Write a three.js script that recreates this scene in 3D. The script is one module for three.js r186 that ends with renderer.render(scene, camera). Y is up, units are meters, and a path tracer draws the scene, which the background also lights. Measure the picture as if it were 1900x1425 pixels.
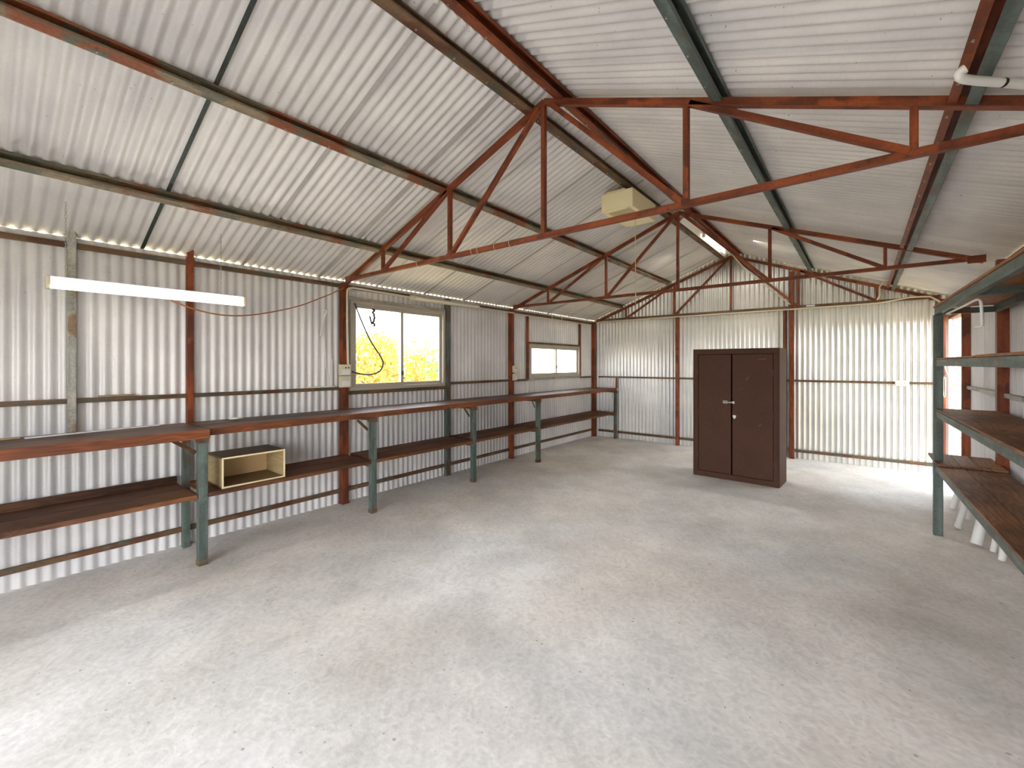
import * as THREE from 'three';
import { RoundedBoxGeometry } from 'three/addons/geometries/RoundedBoxGeometry.js';
import { mergeGeometries } from 'three/addons/utils/BufferGeometryUtils.js';
import { RectAreaLightUniformsLib } from 'three/addons/lights/RectAreaLightUniformsLib.js';

// ---------------------------------------------------------------- camera, sky, sun, exposure
// World: X across the shed (right positive), Y up, D = distance down the shed = -z.
const scene = new THREE.Scene();
const renderer = new THREE.WebGLRenderer({ antialias: true });
renderer.toneMapping = THREE.LinearToneMapping;
renderer.toneMappingExposure = 5.5;
renderer.shadowMap.enabled = true;
RectAreaLightUniformsLib.init();

const camera = new THREE.PerspectiveCamera(2 * Math.atan(712.5 / 808) * 180 / Math.PI, 1900 / 1425, 0.05, 400);
camera.position.set(0, 1.62, 0);
camera.rotation.y = Math.atan2(648, 808);
camera.setViewOffset(1900, 1425, 0, 37.5, 1900, 1425);
camera.updateProjectionMatrix();

{ // clear sky: pale at the horizon, blue overhead
  const w = 64, h = 64, data = new Float32Array(w * h * 4);
  for (let j = 0; j < h; j++) for (let i = 0; i < w; i++) {
    const el = Math.max(0, (j + 0.5) / h * 2 - 1), t = Math.pow(el, 0.55), k = (j * w + i) * 4;
    data[k] = 1.84 - 0.72 * t; data[k + 1] = 1.86 - 0.55 * t; data[k + 2] = 1.88 - 0.34 * t; data[k + 3] = 1;
  }
  const sky = new THREE.DataTexture(data, w, h, THREE.RGBAFormat, THREE.FloatType);
  sky.mapping = THREE.EquirectangularReflectionMapping; sky.magFilter = THREE.LinearFilter; sky.needsUpdate = true;
  scene.background = sky;
}
const sun = new THREE.DirectionalLight(new THREE.Color(1, 0.94, 0.85), 4.0);
sun.position.set(0.4, 24, -19); sun.target.position.set(0, 0, -3);
sun.castShadow = true;
Object.assign(sun.shadow.camera, { left: -25, right: 25, top: 25, bottom: -25, near: 1, far: 70 });
scene.add(sun, sun.target);

// ---------------------------------------------------------------- dimensions (metres)
const XL = -4.74, XR = 1.04, DE = 8.88, DR = -1.7, XA = -1.87, EAVE = 2.604, RIDGE = 3.715;
const SLOPE = (RIDGE - EAVE) / (XA - XL);
const roofY = (x) => RIDGE - SLOPE * Math.abs(x - XA);
const PITCH = 0.0762;

// ---------------------------------------------------------------- helpers
let seed = 20240611;
const rnd = () => { seed = (seed * 1664525 + 1013904223) >>> 0; return seed / 4294967296; };
const rr = (a, b) => a + (b - a) * rnd();
const V = (x, y, d) => new THREE.Vector3(x, y, -d);
const lerp = (a, b, t) => a + (b - a) * t, clamp = (v, a = 0, b = 1) => Math.min(b, Math.max(a, v));
const smooth = (a, b, v) => { const t = clamp((v - a) / (b - a)); return t * t * (3 - 2 * t); };
const counts = {};
function numbered(name) { const n = counts[name] = (counts[name] ?? -1) + 1; return n ? `${name}_${String(n).padStart(3, '0')}` : name; }
function shade(o) { o.castShadow = true; o.receiveShadow = true; return o; }
function group(name, label, category, grp) {
  const g = new THREE.Group(); g.name = numbered(name); scene.add(g);
  g.userData = { label, category }; if (grp) g.userData.group = grp;
  return g;
}
function structure(name) { const g = new THREE.Group(); g.name = name; g.userData = { kind: 'structure' }; scene.add(g); return g; }
function part(name, geo, mat, parent, label) {
  const m = shade(new THREE.Mesh(geo, mat)); m.name = name; if (label) m.userData.label = label; parent.add(m); return m;
}
function single(name, geo, mat, label, category, grp) {
  const m = shade(new THREE.Mesh(geo, mat)); m.name = numbered(name); m.userData = { label, category }; if (grp) m.userData.group = grp; scene.add(m); return m;
}
// texture coordinates in metres: the longest side of the piece runs along u
function metreUV(g, off = true) {
  g = g.index ? g.toNonIndexed() : g;
  const p = g.attributes.position, n = g.attributes.normal, uv = new Float32Array(p.count * 2);
  g.computeBoundingBox(); const s = g.boundingBox.getSize(new THREE.Vector3());
  const ax = ['x', 'y', 'z'].sort((a, b) => s[b] - s[a]);
  const ou = off ? rnd() * 7 : 0, ov = off ? rnd() * 7 : 0;
  const get = (a, i) => a === 'x' ? p.getX(i) : a === 'y' ? p.getY(i) : p.getZ(i);
  for (let t = 0; t < p.count; t += 3) {
    let nx = 0, ny = 0, nz = 0;
    for (let k = 0; k < 3; k++) { nx += Math.abs(n.getX(t + k)); ny += Math.abs(n.getY(t + k)); nz += Math.abs(n.getZ(t + k)); }
    const drop = nx >= ny && nx >= nz ? 'x' : ny >= nz ? 'y' : 'z', ab = ax.filter((a) => a !== drop);
    for (let k = 0; k < 3; k++) { uv[(t + k) * 2] = get(ab[0], t + k) + ou; uv[(t + k) * 2 + 1] = get(ab[1], t + k) + ov + (drop === 'x' ? 0.37 : drop === 'z' ? 0.71 : 0); }
  }
  g.setAttribute('uv', new THREE.BufferAttribute(uv, 2)); g.deleteAttribute('uv1');
  return g;
}
const rbox = (w, h, d, r = 0.003, seg = 1) => metreUV(new RoundedBoxGeometry(w, h, d, seg, Math.min(r, w / 2.01, h / 2.01, d / 2.01)));
// a box between world limits
function span(x0, x1, y0, y1, d0, d1, r = 0.003) {
  const g = rbox(Math.abs(x1 - x0), Math.abs(y1 - y0), Math.abs(d1 - d0), r);
  g.translate((x0 + x1) / 2, (y0 + y1) / 2, -(d0 + d1) / 2); return g;
}
// a square bar from a to b
function bar(a, b, w, h = w, r = 0.003, roll = 0) {
  const dir = b.clone().sub(a), L = dir.length(), g = rbox(w, h, L, r);
  const m = new THREE.Matrix4().lookAt(a, b, Math.abs(dir.y) > 0.97 * L ? new THREE.Vector3(1, 0, 0) : new THREE.Vector3(0, 1, 0));
  if (roll) g.rotateZ(roll);
  g.applyMatrix4(m); const c = a.clone().add(b).multiplyScalar(0.5); g.translate(c.x, c.y, c.z); return g;
}
function tube(pts, r, seg = 0, radial = 8, tension = 0.5) {
  const c = new THREE.CatmullRomCurve3(pts, false, 'catmullrom', tension);
  return metreUV(new THREE.TubeGeometry(c, seg || pts.length * 8, r, radial, false));
}
// sweep a 2D outline (closed, anticlockwise) along z by L
function prism(pts, L) {
  const s = new THREE.Shape(pts.map(([x, y]) => new THREE.Vector2(x, y)));
  const g = new THREE.ExtrudeGeometry(s, { depth: L, bevelEnabled: false }); g.translate(0, 0, -L / 2); return metreUV(g);
}
function cyl(r0, r1, h, seg = 14) { return metreUV(new THREE.CylinderGeometry(r0, r1, h, seg)); }

// ---------------------------------------------------------------- procedural textures
const LAT = 256, lat = new Float32Array(LAT * LAT);
for (let i = 0; i < LAT * LAT; i++) lat[i] = rnd();
function vnoise(x, y, per, perY = per) { // value noise, repeats after per cells
  const xi = Math.floor(x), yi = Math.floor(y), fx = x - xi, fy = y - yi;
  const u = fx * fx * (3 - 2 * fx), v = fy * fy * (3 - 2 * fy);
  const m = (a, n) => ((a % n) + n) % n, at = (a, b) => lat[(m(b, perY) * 31 % LAT) * LAT + (m(a, per) * 17 + m(b, perY) * 7) % LAT];
  return lerp(lerp(at(xi, yi), at(xi + 1, yi), u), lerp(at(xi, yi + 1), at(xi + 1, yi + 1), u), v);
}
function fbm(x, y, per, oct = 4) { let s = 0, a = 0.5, t = 0; for (let o = 0; o < oct; o++) { s += a * vnoise(x + o * 13, y + o * 7, per); t += a; a *= 0.5; x *= 2; y *= 2; per *= 2; } return s / t; }
function makeTex(size, metres, fn, srgb = true) {
  const data = new Uint8Array(size * size * 4);
  for (let j = 0; j < size; j++) for (let i = 0; i < size; i++) {
    const c = fn(i / size, j / size), k = (j * size + i) * 4;
    data[k] = clamp(c[0], 0, 255); data[k + 1] = clamp(c[1], 0, 255); data[k + 2] = clamp(c[2], 0, 255); data[k + 3] = 255;
  }
  const t = new THREE.DataTexture(data, size, size, THREE.RGBAFormat);
  t.wrapS = t.wrapT = THREE.RepeatWrapping; t.magFilter = THREE.LinearFilter; t.minFilter = THREE.LinearMipmapLinearFilter; t.generateMipmaps = true;
  if (srgb) t.colorSpace = THREE.SRGBColorSpace;
  t.repeat.set(1 / metres, 1 / metres); t.needsUpdate = true; return t;
}
const mix3 = (a, b, t) => [lerp(a[0], b[0], t), lerp(a[1], b[1], t), lerp(a[2], b[2], t)];
// a scatter of round specks, returned as a lookup over the tile
function specks(n, rMin, rMax) {
  const cells = 64, map = new Map();
  for (let k = 0; k < n; k++) {
    const x = rnd(), y = rnd(), r = lerp(rMin, rMax, Math.pow(rnd(), 3)), s = rr(0.4, 1), e = rr(0.6, 1.6);
    for (let a = Math.floor((x - r * 2) * cells); a <= Math.floor((x + r * 2) * cells); a++) for (let b = Math.floor((y - r * 2) * cells); b <= Math.floor((y + r * 2) * cells); b++) {
      const id = ((b + cells) % cells) * cells + (a + cells) % cells; if (!map.has(id)) map.set(id, []); map.get(id).push([x, y, r, s, e]);
    }
  }
  return (u, v) => {
    let m = 0; const l = map.get(Math.floor(v * cells) * cells + Math.floor(u * cells)); if (!l) return 0;
    for (const [x, y, r, s, e] of l) { let dx = Math.abs(u - x), dy = Math.abs(v - y); dx = Math.min(dx, 1 - dx) * e; dy = Math.min(dy, 1 - dy); m = Math.max(m, s * smooth(r, r * 0.4, Math.hypot(dx, dy))); }
    return m;
  };
}
function sheetTex(base, speck, nSpeck) { // painted / galvanised sheet with scuffs and specks
  const sp = specks(nSpeck, 0.0008, 0.0026);
  return makeTex(1024, 1.52, (u, v) => {
    const streak = vnoise(u * 60, v * 3, 60, 3) - 0.5, cloud = fbm(u * 5, v * 5, 5, 5) - 0.5, fine = vnoise(u * 200, v * 200, 200) - 0.5;
    const k = streak * 10 + cloud * 30 + fine * 5;
    return mix3(base.map((c, i) => c + k * (i === 2 ? 0.85 : 1)), speck, sp(u, v) * 0.75);
  });
}
function woodTex(dark, light, knots = 5) {
  const kn = Array.from({ length: knots }, () => [rnd(), rnd(), rr(0.01, 0.022)]);
  return makeTex(1024, 1.3, (u, v) => {
    let w = v * 26 + (fbm(u * 3, v * 6, 3, 3) - 0.5) * 5, kd = 0;
    for (const [x, y, r] of kn) { let dx = Math.abs(u - x), dy = Math.abs(v - y); dx = Math.min(dx, 1 - dx); dy = Math.min(dy, 1 - dy); const q = Math.hypot(dx * 0.55, dy); w += 2.2 * Math.exp(-q * q / (r * r * 4)); kd = Math.max(kd, smooth(r, r * 0.3, q)); }
    const ring = Math.pow(0.5 + 0.5 * Math.sin(w * 6.283), 2), fib = vnoise(u * 12, v * 256, 12, 256), stain = fbm(u * 3 + 5, v * 3, 3, 5);
    let t = clamp(0.5 + 0.25 * (ring - 0.5) + 0.45 * (fib - 0.5) + 1.3 * (stain - 0.5));
    return mix3(mix3(dark, light, t), dark.map((c) => c * 0.55), kd * 0.8);
  });
}
function steelTex(base, rust, other, amountRust, amountOther, streaky = 1) { // old paint over steel: patches of rust and older paint
  const sp = specks(500, 0.001, 0.006);
  return makeTex(512, 1.1, (u, v) => {
    const a = fbm(u * 4, v * 10, 4, 5), b = fbm(u * 6 + 31, v * 8 + 11, 6, 5), f = vnoise(u * 120, v * 120, 120) - 0.5;
    let c = mix3(base, rust, smooth(0.5 + 0.28 * (0.5 - amountRust), 0.62 + 0.28 * (0.5 - amountRust), a));
    c = mix3(c, other, smooth(0.5 + 0.28 * (0.5 - amountOther), 0.6 + 0.28 * (0.5 - amountOther), b));
    const k = 1 + f * 0.16 + (fbm(u * 3, v * 30, 3, 3) - 0.5) * 0.5 * streaky;
    c = c.map((q) => q * k); return mix3(c, rust.map((q) => q * 0.6), sp(u, v) * 0.7);
  });
}
const floorTex = (() => {
  const sp = specks(2600, 0.0004, 0.0014), chips = specks(1600, 0.0004, 0.0013);
  return makeTex(2048, 6.4, (u, v) => {
    const big = fbm(u * 5, v * 5, 5, 5) - 0.5, mid = fbm(u * 22 + 3, v * 22 + 9, 22, 4) - 0.5, warp = fbm(u * 60, v * 60, 60, 2) * 3;
    const curl = Math.abs(vnoise(u * 170 + warp, v * 170 - warp, 170) - 0.5), fine = vnoise(u * 420, v * 420, 420) - 0.5;
    const k = big * 66 + mid * 34 - curl * 26 + fine * 12 + 6;
    const hue = fbm(u * 7 + 4, v * 7 + 2, 7, 3) - 0.5;
    let c = [226 + k + hue * 8, 221 + k, 215 + k - hue * 12];
    c = mix3(c, [122, 114, 106], sp(u, v) * 0.6); return mix3(c, [240, 238, 235], chips(u, v) * 0.6);
  });
})();
const floorBump = makeTex(1024, 1.6, (u, v) => { const w = fbm(u * 18, v * 18, 18, 2) * 3, q = 128 + (vnoise(u * 60 + w, v * 60 - w, 60) - 0.5) * 130 + (vnoise(u * 220, v * 220, 220) - 0.5) * 60; return [q, q, q]; }, false);

const std = (o) => new THREE.MeshStandardMaterial(o);
const TX = {
  sheet: sheetTex([230, 227, 225], [92, 88, 84], 260), zinc: sheetTex([236, 235, 232], [104, 100, 96], 150), roof: sheetTex([228, 223, 218], [96, 88, 80], 320),
  benchWood: woodTex([46, 27, 15], [106, 66, 38]), benchEdge: woodTex([82, 40, 17], [152, 84, 42]), shelfWood: woodTex([92, 58, 34], [172, 120, 76]), ply: woodTex([128, 78, 38], [186, 124, 70], 2),
  red: steelTex([122, 56, 25], [97, 46, 22], [140, 68, 30], 0.45, 0.35), purlin: steelTex([132, 116, 92], [138, 78, 46], [98, 96, 80], 0.5, 0.4), brown: steelTex([112, 84, 58], [96, 60, 38], [90, 84, 68], 0.45, 0.3),
  green: steelTex([80, 90, 84], [98, 76, 58], [92, 104, 97], 0.25, 0.5), pale: steelTex([172, 168, 156], [146, 120, 96], [156, 155, 146], 0.12, 0.4),
  cabinet: (() => { const chips = specks(260, 0.0012, 0.0045); return makeTex(512, 1.6, (u, v) => { const k = 1 + (fbm(u * 6, v * 6, 6, 4) - 0.5) * 0.16 + (vnoise(u * 150, v * 150, 150) - 0.5) * 0.1; return mix3([80, 48, 31].map((c) => c * k), [176, 140, 108], chips(u, v) * 0.7); }); })(),
};
const M = {
  floor: std({ map: floorTex, bumpMap: floorBump, bumpScale: 0.0012, roughness: 0.72 }),
  sheet: [0, 1, 2].map((i) => std({ map: TX.sheet, color: new THREE.Color().setRGB(...[[0.95, 0.95, 0.96], [0.91, 0.91, 0.92], [0.99, 0.99, 1]][i]), roughness: 0.42, metalness: 0.12 })),
  zinc: [0, 1, 2].map((i) => std({ map: TX.zinc, color: new THREE.Color().setRGB(...[[0.95, 0.96, 0.96], [0.9, 0.91, 0.92], [1, 1, 1]][i]), roughness: 0.33, metalness: 0.68 })),
  roof: [0, 1, 2].map((i) => std({ map: TX.roof, color: new THREE.Color().setRGB(...[[0.95, 0.94, 0.93], [0.9, 0.9, 0.9], [0.99, 0.98, 0.97]][i]), roughness: 0.5, metalness: 0.1 })),
  lap: std({ map: TX.roof, color: 0xd6d4d0, roughness: 0.5, metalness: 0.1 }), lapDark: std({ map: TX.green, color: 0x9aa09a, roughness: 0.6 }),
  red: std({ map: TX.red, roughness: 0.55 }), purlin: std({ map: TX.purlin, roughness: 0.55 }), brown: std({ map: TX.brown, roughness: 0.6 }), green: std({ map: TX.green, roughness: 0.5 }), pale: std({ map: TX.pale, roughness: 0.55 }),
  bench: std({ map: TX.benchWood, roughness: 0.48 }), benchEdge: std({ map: TX.benchEdge, roughness: 0.6 }), shelf: std({ map: TX.shelfWood, roughness: 0.6 }), ply: std({ map: TX.ply, roughness: 0.6 }),
  lowShelf: [0xd8c8b8, 0xb9a898, 0xd2b89c].map((c) => std({ map: TX.shelfWood, color: c, roughness: 0.65 })),
  cabinet: std({ map: TX.cabinet, roughness: 0.75 }), 
  cream: std({ color: 0xfff0c2, roughness: 0.45 }), plastic: std({ color: 0xdcd2ba, roughness: 0.4 }), white: std({ color: 0xefede8, roughness: 0.4 }), whiteTube: std({ color: 0xf2efe6, roughness: 0.35 }),
  alu: std({ color: 0xb8b0a2, roughness: 0.5, metalness: 0.2 }), chrome: std({ color: 0xb9bcbd, roughness: 0.28, metalness: 0.9 }), black: std({ color: 0x1c1c1c, roughness: 0.5 }), cord: std({ color: 0xa8673d, roughness: 0.6 }), yellowCord: std({ color: 0xd8cf8e, roughness: 0.7 }),
  boxWood: std({ map: woodTex([150, 128, 88], [188, 164, 118], 1), roughness: 0.55 }), boxTop: std({ map: woodTex([92, 72, 48], [130, 104, 70], 1), roughness: 0.5 }), boxBack: std({ color: 0xd9b583, roughness: 0.6 }), boxEdge: std({ color: 0xe8d9ae, roughness: 0.5 }),
  glass: new THREE.MeshPhysicalMaterial({ color: 0xffffff, transmission: 1, thickness: 0, roughness: 0.02, ior: 1.5 }),
  bolt: std({ color: 0xb7b1a6, roughness: 0.4, metalness: 0.6 }),
};

// ---------------------------------------------------------------- corrugated sheet
// u runs across the ribs, v along them; both limits of v may be functions of u. Returned in the frame (u, v, rib height).
function corrugated(u0, u1, v0, v1, amp, seg = 10, th = 0.0012) {
  const n = Math.max(2, Math.round((u1 - u0) / PITCH * seg)), f0 = typeof v0 === 'function' ? v0 : () => v0, f1 = typeof v1 === 'function' ? v1 : () => v1;
  const pos = [], nor = [], uv = [], idx = [];
  for (const side of [1, -1]) for (let i = 0; i <= n; i++) {
    const u = lerp(u0, u1, i / n), a = 2 * Math.PI * u / PITCH, h = amp * Math.cos(a), s = -amp * Math.sin(a) * 2 * Math.PI / PITCH, l = Math.hypot(1, s);
    const nx = -s / l * side, nz = side / l;
    for (const v of [f0(u), f1(u)]) { pos.push(u + nx * th / 2, v, h + nz * th / 2); nor.push(nx, 0, nz); uv.push(u, v); }
  }
  const o = (n + 1) * 2;
  for (let i = 0; i < n; i++) {
    const a = i * 2, b = a + 1, c = a + 2, d = a + 3;
    idx.push(a, c, b, b, c, d, o + a, o + b, o + c, o + b, o + d, o + c, b, d, o + b, d, o + d, o + b, a, o + a, c, c, o + a, o + c);
  }
  const g = new THREE.BufferGeometry();
  g.setAttribute('position', new THREE.Float32BufferAttribute(pos, 3)); g.setAttribute('normal', new THREE.Float32BufferAttribute(nor, 3)); g.setAttribute('uv', new THREE.Float32BufferAttribute(uv, 2)); g.setIndex(idx);
  return g;
}
const basis = (ux, uy, uz, vx, vy, vz, wx, wy, wz, ox, oy, oz) => new THREE.Matrix4().set(ux, vx, wx, ox, uy, vy, wy, oy, uz, vz, wz, oz, 0, 0, 0, 1);

function place(g, m) { // keep the faces outward when the frame is mirrored
  g.applyMatrix4(m);
  if (m.determinant() < 0) { const i = g.index; for (let k = 0; k < i.count; k += 3) { const a = i.getX(k + 1); i.setX(k + 1, i.getX(k + 2)); i.setX(k + 2, a); } }
  return g;
}

// ---------------------------------------------------------------- floor and ground
part('floor', span(XL - 0.01, XR + 0.01, -0.12, 0, DR - 0.6, DE + 0.01, 0.005), M.floor, scene).userData = { kind: 'structure' };
{ // floor texture runs in metres across the slab
  const f = scene.getObjectByName('floor'), p = f.geometry.attributes.position, uv = f.geometry.attributes.uv;
  for (let i = 0; i < p.count; i++) uv.setXY(i, p.getX(i) + 0.6, -p.getZ(i) + 1.3);
}
const groundMat = std({ map: makeTex(512, 5, (u, v) => { const a = fbm(u * 8, v * 8, 8, 5), f = vnoise(u * 90, v * 90, 90) - 0.5; return mix3([128, 116, 78], [158, 146, 108], a).map((c) => c + f * 26); }), roughness: 0.95 });
{
  const g = new THREE.PlaneGeometry(160, 160, 1, 1); g.rotateX(-Math.PI / 2); g.translate(-2, -0.13, -5);
  const uv = g.attributes.uv; for (let i = 0; i < uv.count; i++) uv.setXY(i, uv.getX(i) * 160, uv.getY(i) * 160);
  const m = part('ground', g, groundMat, scene); m.userData = { kind: 'structure' };
  const apron = part('ground_apron', span(XL - 1, XR + 1, -0.14, -0.02, DR - 9, DR - 0.6, 0.01), std({ map: floorTex, color: 0x74726e, roughness: 0.9 }), scene); apron.userData = { kind: 'structure' };
}

// ---------------------------------------------------------------- left wall
const WIN1 = { d0: 2.80, d1: 4.30, y0: 1.30, y1: 2.37 }, WIN2 = { d0: 6.36, d1: 8.18, y0: 1.36, y1: 1.985 };
const wallTop = EAVE - 0.013;
const wallAmp = 0.0082;
{
  const wall = structure('wall_left');
  const toWorld = (off) => basis(0, 0, -1, 0, 1, 0, 1, 0, 0, XL + off, 0, 0);   // u -> D, v -> Y, ribs towards +X
  const cols = [];
  let d = DR; const cuts = [WIN1.d0, WIN1.d1, WIN2.d0, WIN2.d1, DE + 0.01];
  for (const c of cuts) { const n = Math.max(1, Math.round((c - d) / 0.762)), w = (c - d) / n; for (let i = 0; i < n; i++) cols.push([d + i * w, d + (i + 1) * w]); d = c; }
  let k = 0;
  for (const [a, b] of cols) {
    const m = (a + b) / 2, w = [WIN1, WIN2].find((q) => m > q.d0 && m < q.d1);
    for (const [y0, y1] of w ? [[-0.06, w.y0 + 0.01], [w.y1 - 0.01, wallTop]] : [[-0.06, wallTop]]) {
      const g = corrugated(a, b + (cuts.some((c) => Math.abs(c - b) < 1e-6) ? 0 : 0.03), y0, y1, wallAmp); place(g, toWorld((k % 2) * 0.0018));
      part('corrugated_sheet', g, M.sheet[[0, 2, 1, 0, 1, 2, 0][k % 7]], wall); 
    }
    k++;
  }
  // girts between the posts
  const xg = XL + wallAmp + 0.002;
  const girt = (d0, d1, y, h = 0.04, mat = M.brown, t = 0.036) => part('girt', span(xg, xg + t, y - h / 2, y + h / 2, d0, d1, 0.004), mat, wall);
  for (const [a, b] of [[DR, 2.69], [2.77, 4.31], [4.4, 5.79], [5.87, 8.74]]) girt(a, b, 0.15, 0.042);
  for (const [a, b] of [[DR, 0.465], [0.515, 1.215], [1.265, 2.69], [2.77, 4.31], [4.4, 5.79], [5.87, 8.74]]) {
    girt(a, b, 2.525, 0.042);
    if (a !== 2.77 && a !== 5.87) girt(a, b, 1.335, 0.036);
  }
  girt(5.87, 6.32, 1.33, 0.034, M.brown); girt(8.22, 8.74, 1.33, 0.034, M.brown);
}
// ---------------------------------------------------------------- right wall with the doorway
const DOOR = { d0: 7.62, d1: 8.84, y1: 2.26 };
{
  const wall = structure('wall_right');
  const toWorld = (off) => basis(0, 0, -1, 0, 1, 0, -1, 0, 0, XR - off, 0, 0);
  let k = 0;
  const n = 12, w = (DOOR.d0 - DR) / n, wallTopR = roofY(XR) - 0.014;
  for (let i = 0; i < n; i++) { const g = corrugated(DR + i * w, DR + (i + 1) * w + (i < n - 1 ? 0.03 : 0), -0.06, wallTopR, wallAmp); place(g, toWorld((i % 2) * 0.0018)); part('corrugated_sheet', g, M.sheet[[0, 1, 2][k++ % 3]], wall); }
  for (const [a, b, y0] of [[DOOR.d0, DE + 0.01, DOOR.y1]]) { const g = corrugated(a, b, y0, wallTopR, wallAmp); place(g, toWorld(0.001)); part('corrugated_sheet', g, M.sheet[0], wall); }
  const xg = XR - wallAmp - 0.002;
  for (const [a, b] of [[DR, 2.69], [2.77, 5.79], [5.87, DOOR.d0]]) for (const y of [0.15, 1.335, 2.525]) part('girt', span(xg - 0.036, xg, y - 0.02, y + 0.02, a, b, 0.004), y === 1.335 ? M.pale : M.brown, wall);
  part('girt', span(xg - 0.036, xg, 2.505, 2.545, DOOR.d0, 8.78, 0.004), M.brown, wall);
}
{
  const door = structure('door_1');
  part('door_post', span(XR - 0.085, XR - 0.012, 0, DOOR.y1 + 0.05, DOOR.d0 - 0.07, DOOR.d0, 0.004), M.red, door);
  part('door_head', span(XR - 0.06, XR + 0.03, DOOR.y1, DOOR.y1 + 0.05, DOOR.d0, DOOR.d1, 0.004), M.red, door);
  part('sill', span(XR - 0.01, XR + 0.14, -0.03, 0.012, DOOR.d0, DOOR.d1, 0.003), M.pale, door);
}
// ---------------------------------------------------------------- far end wall (gable)
{
  const wall = structure('wall_far');
  const toWorld = (off) => basis(1, 0, 0, 0, 1, 0, 0, 0, 1, 0, 0, -(DE - off));
  const n = 8, w = (XR - XL) / n, top = (u) => roofY(u) + 0.003 - 0.014 * (0.5 + 0.5 * Math.cos(2 * Math.PI * u / PITCH));
  for (let i = 0; i < n; i++) {
    const a = XL + i * w, b = XL + (i + 1) * w + (i < n - 1 ? 0.03 : 0);
    const g = corrugated(a, b, -0.06, top, 0.012); place(g, toWorld((i % 2) * 0.0018)); part('corrugated_sheet', g, M.zinc[[0, 2, 1, 0, 2, 0, 1, 2][i]], wall);
  }
  const zg = DE - 0.015, girt = (x0, x1, y, h, mat = M.brown, t = 0.034) => part('girt', span(x0, x1, y - h / 2, y + h / 2, zg - t, zg, 0.004), mat, wall);
  for (const [a, b] of [[-4.6, -2.89], [-2.82, -0.965], [-0.89, 0.9]]) { girt(a, b, 1.33, 0.034); girt(a, b, 0.135, 0.045); }
  part('stud', span(-4.19, -4.15, 1.09, 1.31, zg - 0.03, zg, 0.003), M.red, wall);
  part('stud', span(-1.06, -1.015, 0, 2.55, zg - 0.04, zg, 0.003), M.red, wall);
}
// ---------------------------------------------------------------- rear wall with its open roller doorway (behind the photographer)
{
  const wall = structure('wall_rear'), toWorld = basis(1, 0, 0, 0, 1, 0, 0, 0, -1, 0, 0, -DR), top = (u) => roofY(u) - 0.02;
  const x0 = -3.15, x1 = 0.75, y1 = 2.3;
  for (const [a, b, v0] of [[XL, x0, 0.004], [x0, -1.85, y1], [-1.85, x1, y1], [x1, XR, 0.004]]) { const g = corrugated(a, b, v0, top, 0.0095); place(g, toWorld); part('corrugated_sheet', g, M.zinc[0], wall); }
  for (const x of [x0, x1]) part('door_post', span(x - 0.04, x + 0.04, 0, y1 + 0.04, DR - 0.04, DR + 0.04), M.red, wall);
  part('lintel', span(x0, x1, y1 - 0.04, y1 + 0.05, DR - 0.04, DR + 0.04), M.red, wall);
}
// ---------------------------------------------------------------- roof
const roofAmp = 0.0115;
{
  const roof = structure('ceiling'), L = Math.hypot(XA - XL, RIDGE - EAVE), cs = (XA - XL) / L, sn = (RIDGE - EAVE) / L;
  // u -> D, v -> down the slope from the ridge, ribs towards the room
  const left = (off) => basis(0, 0, -1, -cs, -sn, 0, sn, -cs, 0, XA + off * sn, RIDGE - off * cs, 0);
  const right = (off) => basis(0, 0, -1, cs, -sn, 0, -sn, -cs, 0, XA - off * sn, RIDGE - off * cs, 0);
  const w = 0.762, first = 0.90 - 6 * w;
  for (const [m, xe, flip] of [[left, XL, 0], [right, XR, 1]]) {
    const len = Math.abs(xe - XA) / cs + 0.012;
    for (let i = 0; i < 19; i++) {
      const a = Math.max(first + i * w, DR - 0.12), b = Math.min(first + (i + 1) * w + 0.035, DE + 0.1); if (b - a < 0.1) continue;
      const g = corrugated(a, b, 0.02, len, roofAmp); place(g, m(((i + flip) % 2) * 0.0022)); part('roof_sheet', g, M.roof[[0, 2, 1, 2, 0, 1, 0, 2][(i + flip * 3) % 8]], roof);
      if (!flip && a > 0.3) { // the turned edge of each side lap
        const s = i === 6 ? 0.026 : 0.02 + 0.012 * ((i * 7) % 3), q = new RoundedBoxGeometry(s, len - 0.05, 0.0025, 1, 0.001); q.translate(a + s / 2, len / 2 + 0.02, roofAmp + 0.0045); const e = metreUV(q); e.applyMatrix4(m(0)); { const p = e.attributes.position, n = e.attributes.normal, u = e.attributes.uv; for (const [at, c] of [[p, 3], [n, 3], [u, 2]]) for (let t = 0; t < at.count; t += 3) for (let k = 0; k < c; k++) { const z = at.array[(t + 1) * c + k]; at.array[(t + 1) * c + k] = at.array[(t + 2) * c + k]; at.array[(t + 2) * c + k] = z; } } part('lap_strip', e, i === 6 ? M.lapDark : M.lap, roof);
      }
    }
  }
  // ridge capping
  const cap = prism([[-0.2, -0.2 * SLOPE + 0.03], [0, 0.03], [0.2, -0.2 * SLOPE + 0.03], [0.2, -0.2 * SLOPE + 0.034], [0, 0.036], [-0.2, -0.2 * SLOPE + 0.034]], DE - DR + 0.2);
  cap.translate(XA, RIDGE, -(DE + DR) / 2); part('ridge_cap', cap, M.roof[1], roof);
}
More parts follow.
